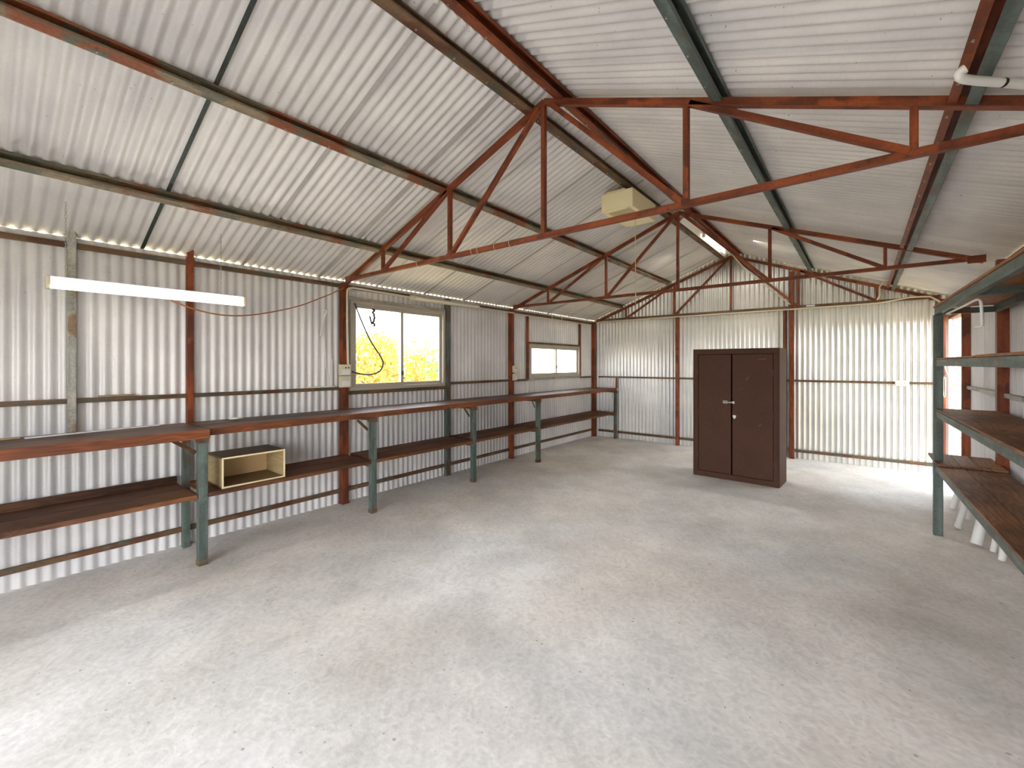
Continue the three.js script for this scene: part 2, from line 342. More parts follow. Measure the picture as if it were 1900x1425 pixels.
// purlins: lipped channels along the shed
{
  const chan = (h, f, lip, t, L) => prism([[0, 0], [f, 0], [f, lip], [f - t, lip], [f - t, t], [t, t], [t, h - t], [f - t, h - t], [f - t, h - lip], [f, h - lip], [f, h], [0, h]], L);
  const ang = Math.atan(SLOPE), L = DE - 0.06 - DR;
  const list = [
    [-3.99, 1, 'lower rusty channel purlin of the left roof slope, nearest the left wall', M.purlin, 0.055],
    [-3.0, 1, 'middle rusty channel purlin of the left roof slope', M.purlin, 0.06],
    [-2.03, 1, 'brown and red channel purlin left of the ridge', M.brown, 0.065],
    [-1.70, 1, 'dark red channel purlin right of the ridge', M.red, 0.07],
    [-0.63, 1, 'dark green channel purlin halfway down the right roof slope', M.green, 0.06],
    [0.37, -1, 'red and green channel purlin low on the right roof slope, nearest the shelving', M.red, 0.06],
  ];
  for (const [x, open, label, mat, f] of list) {
    const g = group('roof_purlin', label, 'beam', 'roof purlins');
    const h = 0.078, c = open < 0 ? chan(0.1, h, 0.034, 0.004, L) : chan(h, f, 0.018, 0.004, L);
    if (open < 0) { c.rotateZ(-Math.PI / 2); c.translate(-0.05, 0, 0); } else c.translate(-f / 2, -h, 0);
    c.rotateZ(x < XA ? ang : -ang);
    const off = roofAmp + 0.006;
    c.translate(x, roofY(x) - off / Math.cos(ang), -(DE - 0.06 + DR) / 2);
    part('channel', c, mat, g);
    if (open < 0) { const q = prism([[0.012, -h - 0.006], [0.056, -h - 0.006], [0.056, -h + 0.05], [0.0515, -h + 0.05], [0.0515, -h - 0.001], [0.012, -h - 0.001]], L); q.rotateZ(-ang); q.translate(x, roofY(x) - off / Math.cos(ang), -(DE - 0.06 + DR) / 2); part('angle', q, M.green, g, 'green angle along the wall side'); }
    // hook bolts with washers through the sheets
    const bolts = [];
    for (let d = 0.4; d < DE - 0.3; d += PITCH * 4) { const q = new THREE.CylinderGeometry(0.006, 0.006, 0.008, 6); const a = open > 0 ? -0.012 : -0.033; q.translate(a, -h - 0.002, 0); q.rotateZ(x < XA ? ang : -ang); q.translate(x, roofY(x) - off / Math.cos(ang), -d); bolts.push(q); }
    part('bolts', mergeGeometries(bolts), M.bolt, g).userData = { kind: 'stuff' };
  }
}
// ---------------------------------------------------------------- columns and studs
function column(x0, x1, d0, d1, y1, mat, label, name = 'steel_column', y0 = 0) {
  const g = group(name, label, 'post', 'wall posts');
  part('shaft', span(x0, x1, y0, y1, d0, d1, 0.004), mat, g);
  if (!y0) part('base_plate', span(x0 - 0.004, x1 + 0.006, 0, 0.012, d0 - 0.01, d1 + 0.01, 0.002), mat, g);
  return g;
}
const xi = XL + wallAmp + 0.003, xo = XR - wallAmp - 0.003;
column(xi, xi + 0.05, 0.465, 0.515, 2.645, M.pale, 'pale weathered steel stud behind the left end of the long wall light', 'wall_stud', 1.06);
column(xi, xi + 0.05, 1.215, 1.265, 2.645, M.red, 'red steel stud behind the right half of the long wall light', 'wall_stud', 1.06);
column(xi, xi + 0.075, 2.69, 2.765, 2.56, M.red, 'red steel column left of the large window, with the power boxes');
column(xi, xi + 0.06, 4.315, 4.395, 2.56, M.green, 'dark green steel stud at the right edge of the large window', 'wall_stud');
column(xi, xi + 0.075, 5.79, 5.865, 2.56, M.red, 'red steel column between the two windows');
column(xi, xi + 0.075, 8.745, 8.82, 2.56, M.red, 'dark red steel column in the far left corner');
column(xo - 0.075, xo, 2.69, 2.765, 2.56, M.red, 'red steel column at the near end of the right wall');
column(xo - 0.075, xo, 5.79, 5.865, 2.56, M.red, 'dark red steel column behind the shelving on the right wall');
column(0.885, 0.95, 8.785, 8.85, 2.56, M.red, 'dark red corner column beside the open doorway');
column(-2.885, -2.825, 8.785, 8.862, 2.55, M.red, 'red steel post on the far wall left of the brown cabinet');
column(-0.96, -0.895, 8.785, 8.862, 3.2, M.red, 'tall red steel post on the far wall right of the brown cabinet');
for (const [y0, y1, d0, d1] of [[1.35, 2.5, 6.30, 6.345], [1.35, 2.5, 8.185, 8.225]]) {
  const g = group('window_stud', d0 < 7 ? 'thin dark red stud left of the small window' : 'thin dark red stud right of the small window', 'post', 'window studs');
  part('shaft', span(xi, xi + 0.035, y0, y1, d0, d1, 0.003), M.red, g);
}
// ---------------------------------------------------------------- trusses
function truss(D, label, wallTruss = false) {
  const g = group('roof_truss', label, 'truss', 'roof trusses'), t = wallTruss ? 0.034 : 0.04;
  const hx = 2.72, yb = 2.59, ya = 3.60, yh = 2.565, ch = (x) => ya - (ya - yh) / 2.75 * Math.abs(x - XA);
  const P = (x, y, o = 0) => V(x, y, D + o);
  for (const s of [-1, 1]) part('top_chord', bar(P(XA, ya), P(XA + s * 2.75, yh), 0.042, 0.046), M.red, g);
  part('bottom_chord', bar(P(XA - hx, yb), P(XA + hx, yb), t, 0.038), wallTruss ? M.brown : M.red, g);
  part('king_post', bar(P(XA - 0.01, yb), P(XA - 0.01, ya - 0.02), 0.036, 0.034), M.red, g);
  for (const s of [-1, 1]) {
    const x1 = XA + s * 1.04, x2 = XA + s * 2.06;
    part('vertical_web', bar(P(x1, yb), P(x1, ch(x1)), 0.036, 0.034), M.red, g);
    part('vertical_web', bar(P(x2, yb), P(x2, ch(x2)), 0.034, 0.03), M.red, g);
    part('diagonal_web', bar(P(x1 - s * 0.02, yb + 0.015, -0.004), P(XA + s * 0.05, ya - 0.03, -0.004), 0.036, 0.036), M.red, g);
    part('diagonal_web', bar(P(x2 - s * 0.015, yb + 0.012, -0.004), P(x1 + s * 0.02, ch(x1) - 0.015, -0.004), 0.034, 0.036), M.red, g);
    part('gusset_plate', span(x1 - 0.026, x1 + 0.026, yb - 0.015, yb + 0.03, D - 0.024, D - 0.018, 0.002), M.red, g);
    part('heel_plate', span(XA + s * 2.7 - 0.06, XA + s * 2.7 + 0.06, yb - 0.04, yb + 0.03, D - 0.026, D - 0.018, 0.002), M.red, g);
  }
  return g;
}
truss(2.73, 'nearest rusty red roof truss, crossing in front of the cream box');
truss(5.83, 'middle rusty red roof truss, beyond the cream box');
truss(8.81, 'farthest rusty red truss, fixed against the far gable wall', true);
// behind the viewpoint
truss(-0.35, 'red roof truss overhead behind the viewpoint');
// conduit clips along the near truss
{
  const g = group('cable_tie_ends', 'thin pale cable ties looped round the nearest truss bottom chord', 'cable ties');
  for (const x of [-3.35, -2.62, -2.55, -2.36, -2.2]) { const q = new THREE.TorusGeometry(0.031, 0.0022, 5, 14); q.rotateY(Math.PI / 2); q.translate(x, 2.59, -2.73); part('tie', q, M.plastic, g); }
}

// ---------------------------------------------------------------- windows
function windowUnit(name, w, xIn, labelFrame) {
  const g = structure(name), x0 = xIn - 0.075, x1 = xIn, f = 0.042, { d0, d1, y0, y1 } = w, dm = (d0 + d1) / 2;
  const fr = (n, a, b, c, d, e0 = x0, e1 = x1) => part(n, span(e0, e1, c, d, a, b, 0.004), M.alu, g);
  fr('frame_sill', d0, d1, y0, y0 + f); fr('frame_head', d0, d1, y1 - f, y1); fr('frame_jamb', d0, d0 + f, y0 + f, y1 - f); fr('frame_jamb', d1 - f, d1, y0 + f, y1 - f);
  for (const [a, b, xc] of [[d0 + f, dm + 0.02, xIn - 0.02], [dm - 0.02, d1 - f, xIn - 0.05]]) {
    const s = new THREE.Group(); s.name = 'sash'; g.add(s); const st = 0.04, c = y0 + f, e = y1 - f;
    for (const [n, p, q, r, t] of [['stile', a, a + st, c, e], ['stile', b - st, b, c, e], ['rail', a + st, b - st, c, c + st], ['rail', a + st, b - st, e - st, e]]) part(n, span(xc - 0.012, xc + 0.012, r, t, p, q, 0.003), M.alu, s);
    const pane = new THREE.PlaneGeometry(b - a - 2 * st, e - c - 2 * st); pane.rotateY(Math.PI / 2); pane.translate(xc, (c + e) / 2, -(a + b) / 2); part('pane', pane, M.glass, s);
  }
  part('latch', span(xIn - 0.012, xIn + 0.006, y0 + 0.17, y0 + 0.23, dm - 0.012, dm + 0.012, 0.003), M.black, g);
  return g;
}
windowUnit('window_1', WIN1, XL + 0.06);
windowUnit('window_2', WIN2, XL + 0.045);
{ // dark timber/steel surround of the large window
  const t = structure('trim_1'), x0 = XL + 0.004, x1 = XL + 0.05, b = 0.045;
  part('surround', span(x0, x1, WIN1.y0 - b, WIN1.y0, WIN1.d0 - 0.03, WIN1.d1 + 0.01, 0.004), M.brown, t); part('surround', span(x0, x1, WIN1.y1, WIN1.y1 + b * 0.8, WIN1.d0 - 0.03, WIN1.d1 + 0.01, 0.004), M.pale, t);
  part('surround', span(x0, x1, WIN1.y0, WIN1.y1, WIN1.d0 - 0.03, WIN1.d0, 0.004), M.pale, t);
  const u = structure('trim_2'); part('surround', span(x0, x1, WIN2.y0 - 0.035, WIN2.y0, WIN2.d0, WIN2.d1, 0.004), M.pale, u); part('surround', span(x0, x1, WIN2.y1, WIN2.y1 + 0.035, WIN2.d0, WIN2.d1, 0.004), M.brown, u);
}

// ---------------------------------------------------------------- workbench along the left wall
{
  const b = group('workbench', 'long dark timber workbench with green steel legs and a lower shelf, along the left wall', 'workbench');
  const plank = (n, x0, x1, y0, y1, d0, d1, mat) => part(n, span(x0, x1, y0, y1, d0, d1, 0.006), mat, b);
  const T = 1.10, Bm = 1.035;
  // near section stands a little proud of the long one
  plank('top_plank', -4.665, -4.375, T - 0.045, T, -1.4, 1.19, M.bench); plank('top_plank', -4.37, -4.075, T - 0.045, T, -1.4, 1.195, M.bench);
  plank('edge_board', -4.072, -4.035, Bm - 0.005, T + 0.001, -1.4, 1.2, M.benchEdge);
  const cutA = [1.205, 2.76, 4.34, 5.87, 8.72], cutB = [1.205, 3.6, 6.6, 8.72];
  for (let i = 0; i < cutA.length - 1; i++) plank('top_plank', -4.665, -4.39, T - 0.045, T - 0.002 * (i % 2), cutA[i] + 0.003, cutA[i + 1] - 0.003, M.bench);
  for (let i = 0; i < cutB.length - 1; i++) plank('top_plank', -4.385, -4.13, T - 0.045, T - 0.002 * ((i + 1) % 2), cutB[i] + 0.003, cutB[i + 1] - 0.003, M.bench);
  for (let i = 0; i < cutB.length - 1; i++) plank('edge_board', -4.128, -4.098, Bm + 0.006, T + 0.001, cutB[i] + 0.002, cutB[i + 1] - 0.002, M.benchEdge);
  const lows = [[-1.4, 1.14], [1.215, 2.715], [2.79, 4.29], [4.37, 5.83], [5.9, 8.72]];
  lows.forEach(([a, c], i) => { plank('shelf_plank', -4.40, -4.12, 0.54, 0.577, a, c, M.lowShelf[i % 3]); plank('shelf_plank', -4.665, -4.405, 0.541, 0.578, a, c, M.lowShelf[(i + 1) % 3]); });
  plank('shelf_backboard', -4.69, -4.67, 0.56, 0.64, -1.4, 1.14, M.bench);
  [1.178, 2.752, 4.33, 5.865, 8.76].forEach((d, i) => {
    const last = i === 4, leg = part('leg', span(-4.185, -4.12, 0, Bm + (i ? 0.006 : 0), d - 0.032, d + 0.032, 0.004), M.green, b);
    part('foot_plate', span(-4.188, -4.117, 0, 0.045, d - 0.034, d + 0.034, 0.003), M.brown, leg);
    for (const y of [1.02, 0.515]) part('cross_bearer', span(i ? -4.67 : -4.634, -4.186, y - 0.022, y + 0.018, d - 0.02, d + 0.02, 0.003), M.brown, b);
    part('bracket', span(-4.192, -4.113, 0.985, 1.034, d - 0.036, d + 0.036, 0.003), M.brown, b);
    if (!last && i < 1) part('leg', span(-4.692, -4.637, 0, 1.052, d - 0.005, d + 0.05, 0.004), M.green, b);
    const br = bar(V(-4.2, 0.9, d - 0.03), V(-4.13, 1.03, d - 0.2), 0.006, 0.03, 0.001); part('brace', br, M.brown, b);
  });
}
// things on the bench
{
  const s = single('trim_strip', bar(V(-4.50, 1.106, 0.24), V(-4.60, 1.106, 1.0), 0.035, 0.008, 0.002), M.white, 'long thin white plastic strip lying on the near end of the workbench', 'strip');
  const o = group('crumpled_paper', 'small crumpled white scrap on the workbench near the red stud', 'scrap');
  const g = new THREE.SphereGeometry(1, 10, 8), p = g.attributes.position; for (let i = 0; i < p.count; i++) { const x = p.getX(i), y = p.getY(i), z = p.getZ(i), k = 0.7 + 0.6 * vnoise(x * 3 + 9, y * 3 + z * 4 + 9, 64); p.setXYZ(i, x * 0.028 * k, y * 0.011 * k, z * 0.06 * k); }
  g.translate(-4.52, 1.1135, -1.55); g.computeVertexNormals(); part('scrap', g, M.white, o);
  single('timber_offcut', bar(V(-4.53, 1.108, 0.02), V(-4.545, 1.108, 0.22), 0.03, 0.012, 0.002), M.boxWood, 'small pale timber offcut on the workbench beside the white strip', 'offcut');
  single('timber_batten', bar(V(-4.70, 1.363, 0.64), V(-4.70, 1.363, 0.86), 0.02, 0.014, 0.002), M.boxWood, 'short tan timber slat lying on the wall rail right of the pale stud', 'offcut');
  single('plastic_strip', bar(V(-4.70, 1.36, 2.29), V(-4.70, 1.36, 2.62), 0.02, 0.012, 0.002), M.white, 'short white strip lying on the wall rail left of the power boxes', 'strip');
}
{ // open timber box on the lower shelf
  const g = group('timber_box', 'open-fronted tan timber box standing on the lower workbench shelf', 'box');
  const d0 = 1.315, d1 = 1.825, x0 = -4.52, x1 = -4.15, y0 = 0.578, y1 = 0.835, t = 0.014;
  part('bottom_board', span(x0, x1, y0, y0 + t, d0, d1, 0.002), M.boxTop, g); part('top_board', span(x0, x1, y1 - t, y1, d0, d1, 0.002), M.boxTop, g);
  part('side_board', span(x0, x1, y0 + t, y1 - t, d0, d0 + t, 0.002), M.boxWood, g); part('side_board', span(x0, x1, y0 + t, y1 - t, d1 - t, d1, 0.002), M.boxWood, g);
  part('back_board', span(x0, x0 + 0.008, y0 + t, y1 - t, d0 + t, d1 - t, 0.002), M.boxBack, g);
  for (const [a, b, c, d] of [[d0, d1, y0, y0 + t], [d0, d1, y1 - t, y1], [d0, d0 + t, y0 + t, y1 - t], [d1 - t, d1, y0 + t, y1 - t]]) part('edge_strip', span(x1, x1 + 0.004, c, d, a, b, 0.001), M.boxEdge, g);
}

// ---------------------------------------------------------------- brown steel cabinet
{
  const g = group('steel_cabinet', 'dark brown two-door steel cabinet standing in front of the far wall', 'cabinet');
  const W = 1.10, Hh = 1.83, Dp = 0.45, t = 0.02;
  const B = (n, x0, x1, y0, y1, z0, z1, mat = M.cabinet, parent = g, r = 0.004) => { const q = rbox(x1 - x0, y1 - y0, z1 - z0, r); q.translate((x0 + x1) / 2, (y0 + y1) / 2, (z0 + z1) / 2); return part(n, q, mat, parent); };
  B('side_panel', 0, t, 0.0, Hh, -Dp, 0); B('side_panel', W - t, W, 0.0, Hh, -Dp, 0); B('top_panel', t, W - t, Hh - t, Hh, -Dp, 0); B('bottom_panel', t, W - t, 0.03, 0.03 + t, -Dp, -0.01); B('back_panel', t, W - t, 0.03, Hh - t, -Dp, -Dp + 0.008);
  B('frame_rail', t, W - t, Hh - 0.075, Hh - t, -0.02, -0.001); B('frame_rail', t, W - t, 0, 0.075, -0.02, -0.001);
  B('frame_stile', t, 0.07, 0.075, Hh - 0.075, -0.02, -0.001); B('frame_stile', W - 0.07, W - t, 0.075, Hh - 0.075, -0.02, -0.001);
  const dl = B('door', 0.075, 0.512, 0.08, Hh - 0.08, -0.024, -0.006), dr = B('door', 0.53, W - 0.075, 0.08, Hh - 0.08, -0.026, -0.004);
  for (const y of [0.3, 0.92, 1.5]) { B('hinge', 0.062, 0.08, y - 0.04, y + 0.04, -0.008, 0.003, M.cabinet, dl, 0.003); B('hinge', W - 0.08, W - 0.062, y - 0.04, y + 0.04, -0.008, 0.003, M.cabinet, dr, 0.003); }
  const bolt = cyl(0.012, 0.012, 0.13, 12); bolt.rotateZ(Math.PI / 2); bolt.translate(0.485, 1.085, 0.016); part('barrel_bolt', bolt, M.chrome, dl, 'grey barrel bolt');
  B('bolt_plate', 0.41, 0.47, 1.065, 1.105, -0.006, 0.004, M.chrome, dl, 0.002); B('bolt_keeper', 0.535, 0.565, 1.068, 1.102, -0.004, 0.024, M.chrome, dr, 0.003);
  const esc = prism([[-0.022, 0.02], [-0.014, -0.012], [0.002, -0.028], [0.02, -0.008], [0.024, 0.02], [0.0, 0.026]], 0.008); esc.translate(0.556, 0.885, 0.002); part('keyhole_plate', esc, M.white, dr, 'pale keyhole plate');
  const sc = (x, y, l, a) => { const q = rbox(l, 0.0025, 0.001, 0.0004); q.rotateZ(a); q.translate(x, y, -0.0036); part('scratch', q, M.boxWood, dr); };
  sc(0.72, 1.42, 0.06, 0.9); sc(0.9, 1.68, 0.1, 0.1); sc(0.87, 0.8, 0.05, 0.8); sc(0.62, 1.27, 0.015, 0.2); sc(0.66, 1.28, 0.015, 0.6);
  g.position.set(-1.925, 0, -6.65); g.rotation.y = -0.055;
}

// ---------------------------------------------------------------- steel shelving on the right
{
  const g = group('shelving_rack', 'green steel four-tier shelving rack with timber shelves along the right wall', 'shelves');
  const xf = (d) => 0.545 + (5.76 - d) * 0.0225, near = 0.9, far = 5.775, back = 0.965;
  const rail = (y0, y1, d0 = near, d1 = far) => { const q = bar(V(xf(d0) + 0.02, (y0 + y1) / 2, d0), V(xf(d1) + 0.02, (y0 + y1) / 2, d1), 0.04, y1 - y0, 0.003); return part('front_rail', q, M.green, g); };
  const brail = (y0, y1) => part('rear_rail', span(back - 0.035, back, y0, y1, near, far, 0.003), M.green, g);
  const board = (x0o, x1, y, t, d0, d1, mat) => { // a board whose front edge follows the rack's slight angle
    const q = rbox(1, t, d1 - d0, 0.003), p = q.attributes.position, uv = q.attributes.uv;
    for (let i = 0; i < p.count; i++) { const d = (d0 + d1) / 2 - p.getZ(i), s = p.getX(i) + 0.5, xa = typeof x0o === 'function' ? x0o(d) : xf(d) + x0o, xb = typeof x1 === 'function' ? x1(d) : x1; p.setXYZ(i, lerp(xa, xb, s), p.getY(i) + y + t / 2, -d); uv.setXY(i, d + y * 3, p.getX(i) + p.getY(i) + y * 2); }
    return part('shelf_board', q, mat, g);
  };
  const tiers = [[0.61, 0.668], [1.12, 1.178], [1.60, 1.66], [2.085, 2.15]];
  for (const [y0, y1] of tiers) {
    rail(y0, y1); brail(y0, y1);
    for (const d of [far - 0.04, 4.3, 2.8, 1.2]) part('cross_bar', span(xf(d) + 0.042, back - 0.037, y0, y1 - 0.015, d - 0.02, d + 0.02, 0.003), M.green, g);
  }
  const mid = (d) => (xf(d) + back) / 2;
  // lowest tier: long boards side by side, running past the end post
  board((d) => xf(d) - 0.002, (d) => mid(d) - 0.045, 0.67, 0.018, near, 5.78, M.shelf); board((d) => mid(d) - 0.04, 0.975, 0.67, 0.018, near, 5.78, M.shelf);
  board(() => 0.535, () => 0.69, 0.69, 0.018, 5.5, 6.16, M.shelf); board(() => 0.694, () => 0.82, 0.69, 0.018, 5.52, 6.16, M.shelf); board(() => 0.824, () => 0.975, 0.69, 0.018, 5.52, 6.16, M.shelf);
  board((d) => xf(d) + 0.004, 0.975, 1.18, 0.016, 4.0, 5.78, M.shelf); board((d) => xf(d) - 0.004, 0.975, 1.18, 0.022, near, 3.98, M.shelf);
  board((d) => xf(d) + 0.004, 0.975, 1.662, 0.012, 4.2, 5.78, M.ply); board((d) => xf(d) + 0.01, 0.975, 1.662, 0.018, near, 4.18, M.ply);
  board((d) => xf(d) - 0.006, 0.975, 2.152, 0.018, 3.3, 5.8, M.ply); board((d) => xf(d) - 0.006, 0.975, 2.152, 0.018, near, 3.295, M.ply);
  for (const d of [5.74, 1.05]) { part('front_post', span(xf(d) - 0.012, xf(d) + 0.055, 0, 2.082, d - 0.034, d + 0.034, 0.004), M.green, g); }
}
{ // pale pipes stored under the shelving, leaning on the wall
  const list = [[0.80, 6.84, 0.93, 6.9, 'pale plastic pipe under the shelving, farthest towards the doorway'], [0.735, 6.06, 0.93, 6.35, 'pale plastic pipe leaning under the shelving, nearest its front edge'], [0.86, 6.45, 0.94, 6.6, 'short pale pipe behind the leaning one under the shelving'], [0.80, 5.62, 0.93, 5.72, 'wide pale pipe under the shelving right of the green end post'], [0.885, 5.5, 0.94, 5.42, 'thin pale pipe under the shelving against the wall'], [0.9, 5.3, 0.94, 5.25, 'short pale pipe under the shelving at the right edge of the view']];
  list.forEach(([x, d, xt, dt, label], i) => {
    const g = group('plastic_pipe', label, 'pipe', 'pipes under the shelving'), h = [0.55, 0.57, 0.5, 0.5, 0.45, 0.4][i], r = [0.03, 0.026, 0.022, 0.04, 0.022, 0.024][i];
    const a = V(x, 0.012, d), b = V(xt - r * 0.6, h, dt), dir = b.clone().sub(a), L = dir.length();
    const prof = [[r - 0.003, 0], [r, 0], [r, L], [r - 0.003, L], [r - 0.003, 0]].map(([p, q]) => new THREE.Vector2(p, q)), q = metreUV(new THREE.LatheGeometry(prof, 16));
    q.applyQuaternion(new THREE.Quaternion().setFromUnitVectors(new THREE.Vector3(0, 1, 0), dir.normalize())); q.translate(a.x, a.y, a.z); part('pipe', q, M.white, g);
  });
}
{ // hooks and rods hanging from the top shelf
  const g = group('bent_conduit', 'white bent conduit rod hanging under the front of the top shelf', 'conduit');
  part('rod', tube([V(0.60, 2.07, 5.5), V(0.62, 2.07, 4.9), V(0.63, 2.07, 4.45), V(0.635, 2.055, 4.33), V(0.637, 2.0, 4.3), V(0.64, 1.885, 4.3), V(0.638, 1.875, 4.31), V(0.61, 1.872, 4.33)], 0.009, 60, 8), M.white, g);
  const s = group('hanging_strip', 'white plastic strip hanging from the top shelf at the right edge', 'strip');
  part('strip', bar(V(0.66, 2.06, 3.12), V(0.67, 1.86, 3.06), 0.035, 0.012, 0.003), M.white, s);
  part('hook', tube([V(0.67, 1.86, 3.06), V(0.665, 1.845, 3.1), V(0.66, 1.85, 3.16), V(0.655, 1.875, 3.19)], 0.007, 24), M.white, s);
  const h = group('wire_hanger', 'bent pale wire loop hanging in the open doorway', 'hook');
  part('loop', tube([V(0.93, 1.62, 8.79), V(0.94, 1.5, 8.66), V(0.95, 1.45, 8.6), V(0.93, 1.45, 8.68), V(0.92, 1.42, 8.77), V(0.92, 1.2, 8.775), V(0.925, 1.14, 8.74), V(0.93, 1.2, 8.7), V(0.93, 1.38, 8.69), V(0.925, 1.43, 8.72)], 0.009, 90), M.chrome, h);
}

// ---------------------------------------------------------------- lamps
function areaLight(color, power, w, h, at, towards) {
  const l = new THREE.RectAreaLight(color, power, w, h); l.position.copy(at); l.lookAt(towards); scene.add(l); return l;
}
const TUBE = std({ color: 0xffffff, emissive: new THREE.Color(1, 0.97, 0.9), emissiveIntensity: 0.5, roughness: 0.4 });
{ // twin tube batten hanging in front of the left wall, lit
  const g = group('fluorescent_light', 'lit twin-tube fluorescent batten hanging in front of the left wall', 'light');
  const x = -4.28, y = 2.17, d0 = 0.32, d1 = 1.54;
  part('housing', span(x - 0.05, x - 0.012, y - 0.03, y + 0.05, d0 + 0.01, d1 - 0.01, 0.006), M.whiteTube, g);
  for (const dy of [0.024, -0.024]) {
    const t = new THREE.CylinderGeometry(0.017, 0.017, d1 - d0 - 0.05, 16); t.rotateX(Math.PI / 2); t.translate(x + 0.012, y + dy, -(d0 + d1) / 2); part('tube', t, TUBE, g);
  }
  for (const [a, b] of [[d0, d0 + 0.025], [d1 - 0.025, d1]]) { const e = part('end_cap', span(x - 0.045, x + 0.03, y - 0.044, y + 0.046, a, b, 0.008), M.plastic, g); }
  for (const d of [0.42, 1.36]) {
    const links = [], top = roofY(x - 0.03) - 0.02; for (let q = y + 0.055, k = 0; q < top; q += 0.022, k++) { const l = new THREE.TorusGeometry(0.009, 0.0018, 4, 10); l.scale(0.6, 1.3, 1); if (k % 2) l.rotateY(Math.PI / 2); l.translate(x - 0.03, q, -d); links.push(l); }
    part('chain', mergeGeometries(links), M.bolt, g);
  }
  areaLight(new THREE.Color(1, 0.97, 0.9), 12, 1.16, 0.08, V(x + 0.035, y, (d0 + d1) / 2), V(x + 2, y - 0.8, (d0 + d1) / 2));
}
{ // batten under the ridge, lit
  const g = group('fluorescent_light', 'lit single-tube fluorescent batten with trough under the ridge at the far end', 'light');
  const x = -1.80, y = 3.50, d0 = 6.55, d1 = 8.0;
  const hood = prism([[-0.075, -0.005], [-0.07, -0.008], [-0.03, 0.036], [0.03, 0.036], [0.07, -0.008], [0.075, -0.005], [0.034, 0.042], [-0.034, 0.042]], d1 - d0 + 0.9); hood.translate(x, y, -(d0 - 0.45 + d1) / 2); part('reflector', hood, M.whiteTube, g);
  const t = new THREE.CylinderGeometry(0.017, 0.017, 1.2, 16); t.rotateX(Math.PI / 2); t.translate(x, y - 0.002, -(d1 - 0.64)); part('tube', t, TUBE, g);
  for (const d of [d1 - 0.02, d1 - 1.26]) part('lamp_holder', span(x - 0.02, x + 0.02, y - 0.025, y + 0.036, d - 0.012, d + 0.012, 0.004), M.plastic, g);
  for (const d of [6.3, 7.8]) part('hanger', bar(V(x, y + 0.04, d), V(x, RIDGE - 0.05, d), 0.012, 0.012, 0.002), M.bolt, g);
  areaLight(new THREE.Color(1, 0.95, 0.84), 22, 1.18, 0.05, V(x, y - 0.03, d1 - 0.64), V(x, 0, d1 - 0.64));
}
{ // unlit batten on the wall above the large window
  const g = group('fluorescent_batten', 'unlit cream fluorescent batten above the large window, at the end of the white conduit', 'light');
  part('housing', span(-4.66, -4.60, 2.465, 2.525, 3.64, 4.92, 0.008), M.plastic, g);
  const t = new THREE.CylinderGeometry(0.013, 0.013, 1.2, 12); t.rotateX(Math.PI / 2); t.translate(-4.585, 2.49, -4.28); part('tube', t, M.whiteTube, g);
  for (const d of [3.66, 4.9]) part('lamp_holder', span(-4.6, -4.568, 2.47, 2.51, d - 0.012, d + 0.012, 0.004), M.plastic, g);
}
{ // cream box hanging under the ridge
  const g = group('ceiling_heater', 'cream square unit with a grille underneath, hung under the ridge with a pull cord', 'heater');
  const x0 = -2.247, x1 = -1.886, y0 = 3.297, y1 = 3.49, d0 = 4.39, d1 = 5.05;
  const ca = (a, b, c, d, e, f) => part('case_panel', span(a, b, c, d, e, f, 0.003), M.cream, g), cw = 0.006;   // hollow sheet-metal case, open behind the grille
  ca(x0, x1, y1 - cw, y1, d0, d1); ca(x0, x1, y0 + 0.012, y1 - cw, d0, d0 + cw); ca(x0, x1, y0 + 0.012, y1 - cw, d1 - cw, d1); ca(x0, x0 + cw, y0 + 0.012, y1 - cw, d0 + cw, d1 - cw); ca(x1 - cw, x1, y0 + 0.012, y1 - cw, d0 + cw, d1 - cw);
  const fr = (a, b, c, d) => part('base_frame', span(a, b, y0 - 0.004, y0 + 0.012, c, d, 0.004), M.cream, g);
  fr(x0, x0 + 0.05, d0, d1); fr(x1 - 0.05, x1, d0, d1); fr(x0 + 0.05, x1 - 0.05, d0, d0 + 0.06); fr(x0 + 0.05, x1 - 0.05, d1 - 0.2, d1);
  for (let i = 0; i < 15; i++) { const d = d0 + 0.068 + i * 0.0265; part('grille_slat', span(x0 + 0.05, x1 - 0.05, y0 + 0.003, y0 + 0.0055, d, d + 0.009, 0.001), M.cream, g); }
  part('top_plate', span(x0 + 0.04, x1 - 0.1, y1, y1 + 0.03, d0 + 0.03, d1 - 0.1, 0.006), M.cream, g);
  for (const d of [d0 + 0.15, d1 - 0.15]) part('hanger', bar(V(x0 + 0.15, y1 + 0.028, d), V(x0 + 0.15, roofY(x0 + 0.15) - 0.03, d), 0.02, 0.004, 0.001), M.bolt, g);
  part('pull_cord', tube([V(x1 - 0.1, y0, 4.7), V(x1 - 0.1, 2.9, 4.7), V(x1 - 0.098, 2.3, 4.7)], 0.0045, 20, 6), M.yellowCord, g, 'pale yellow pull cord');
}

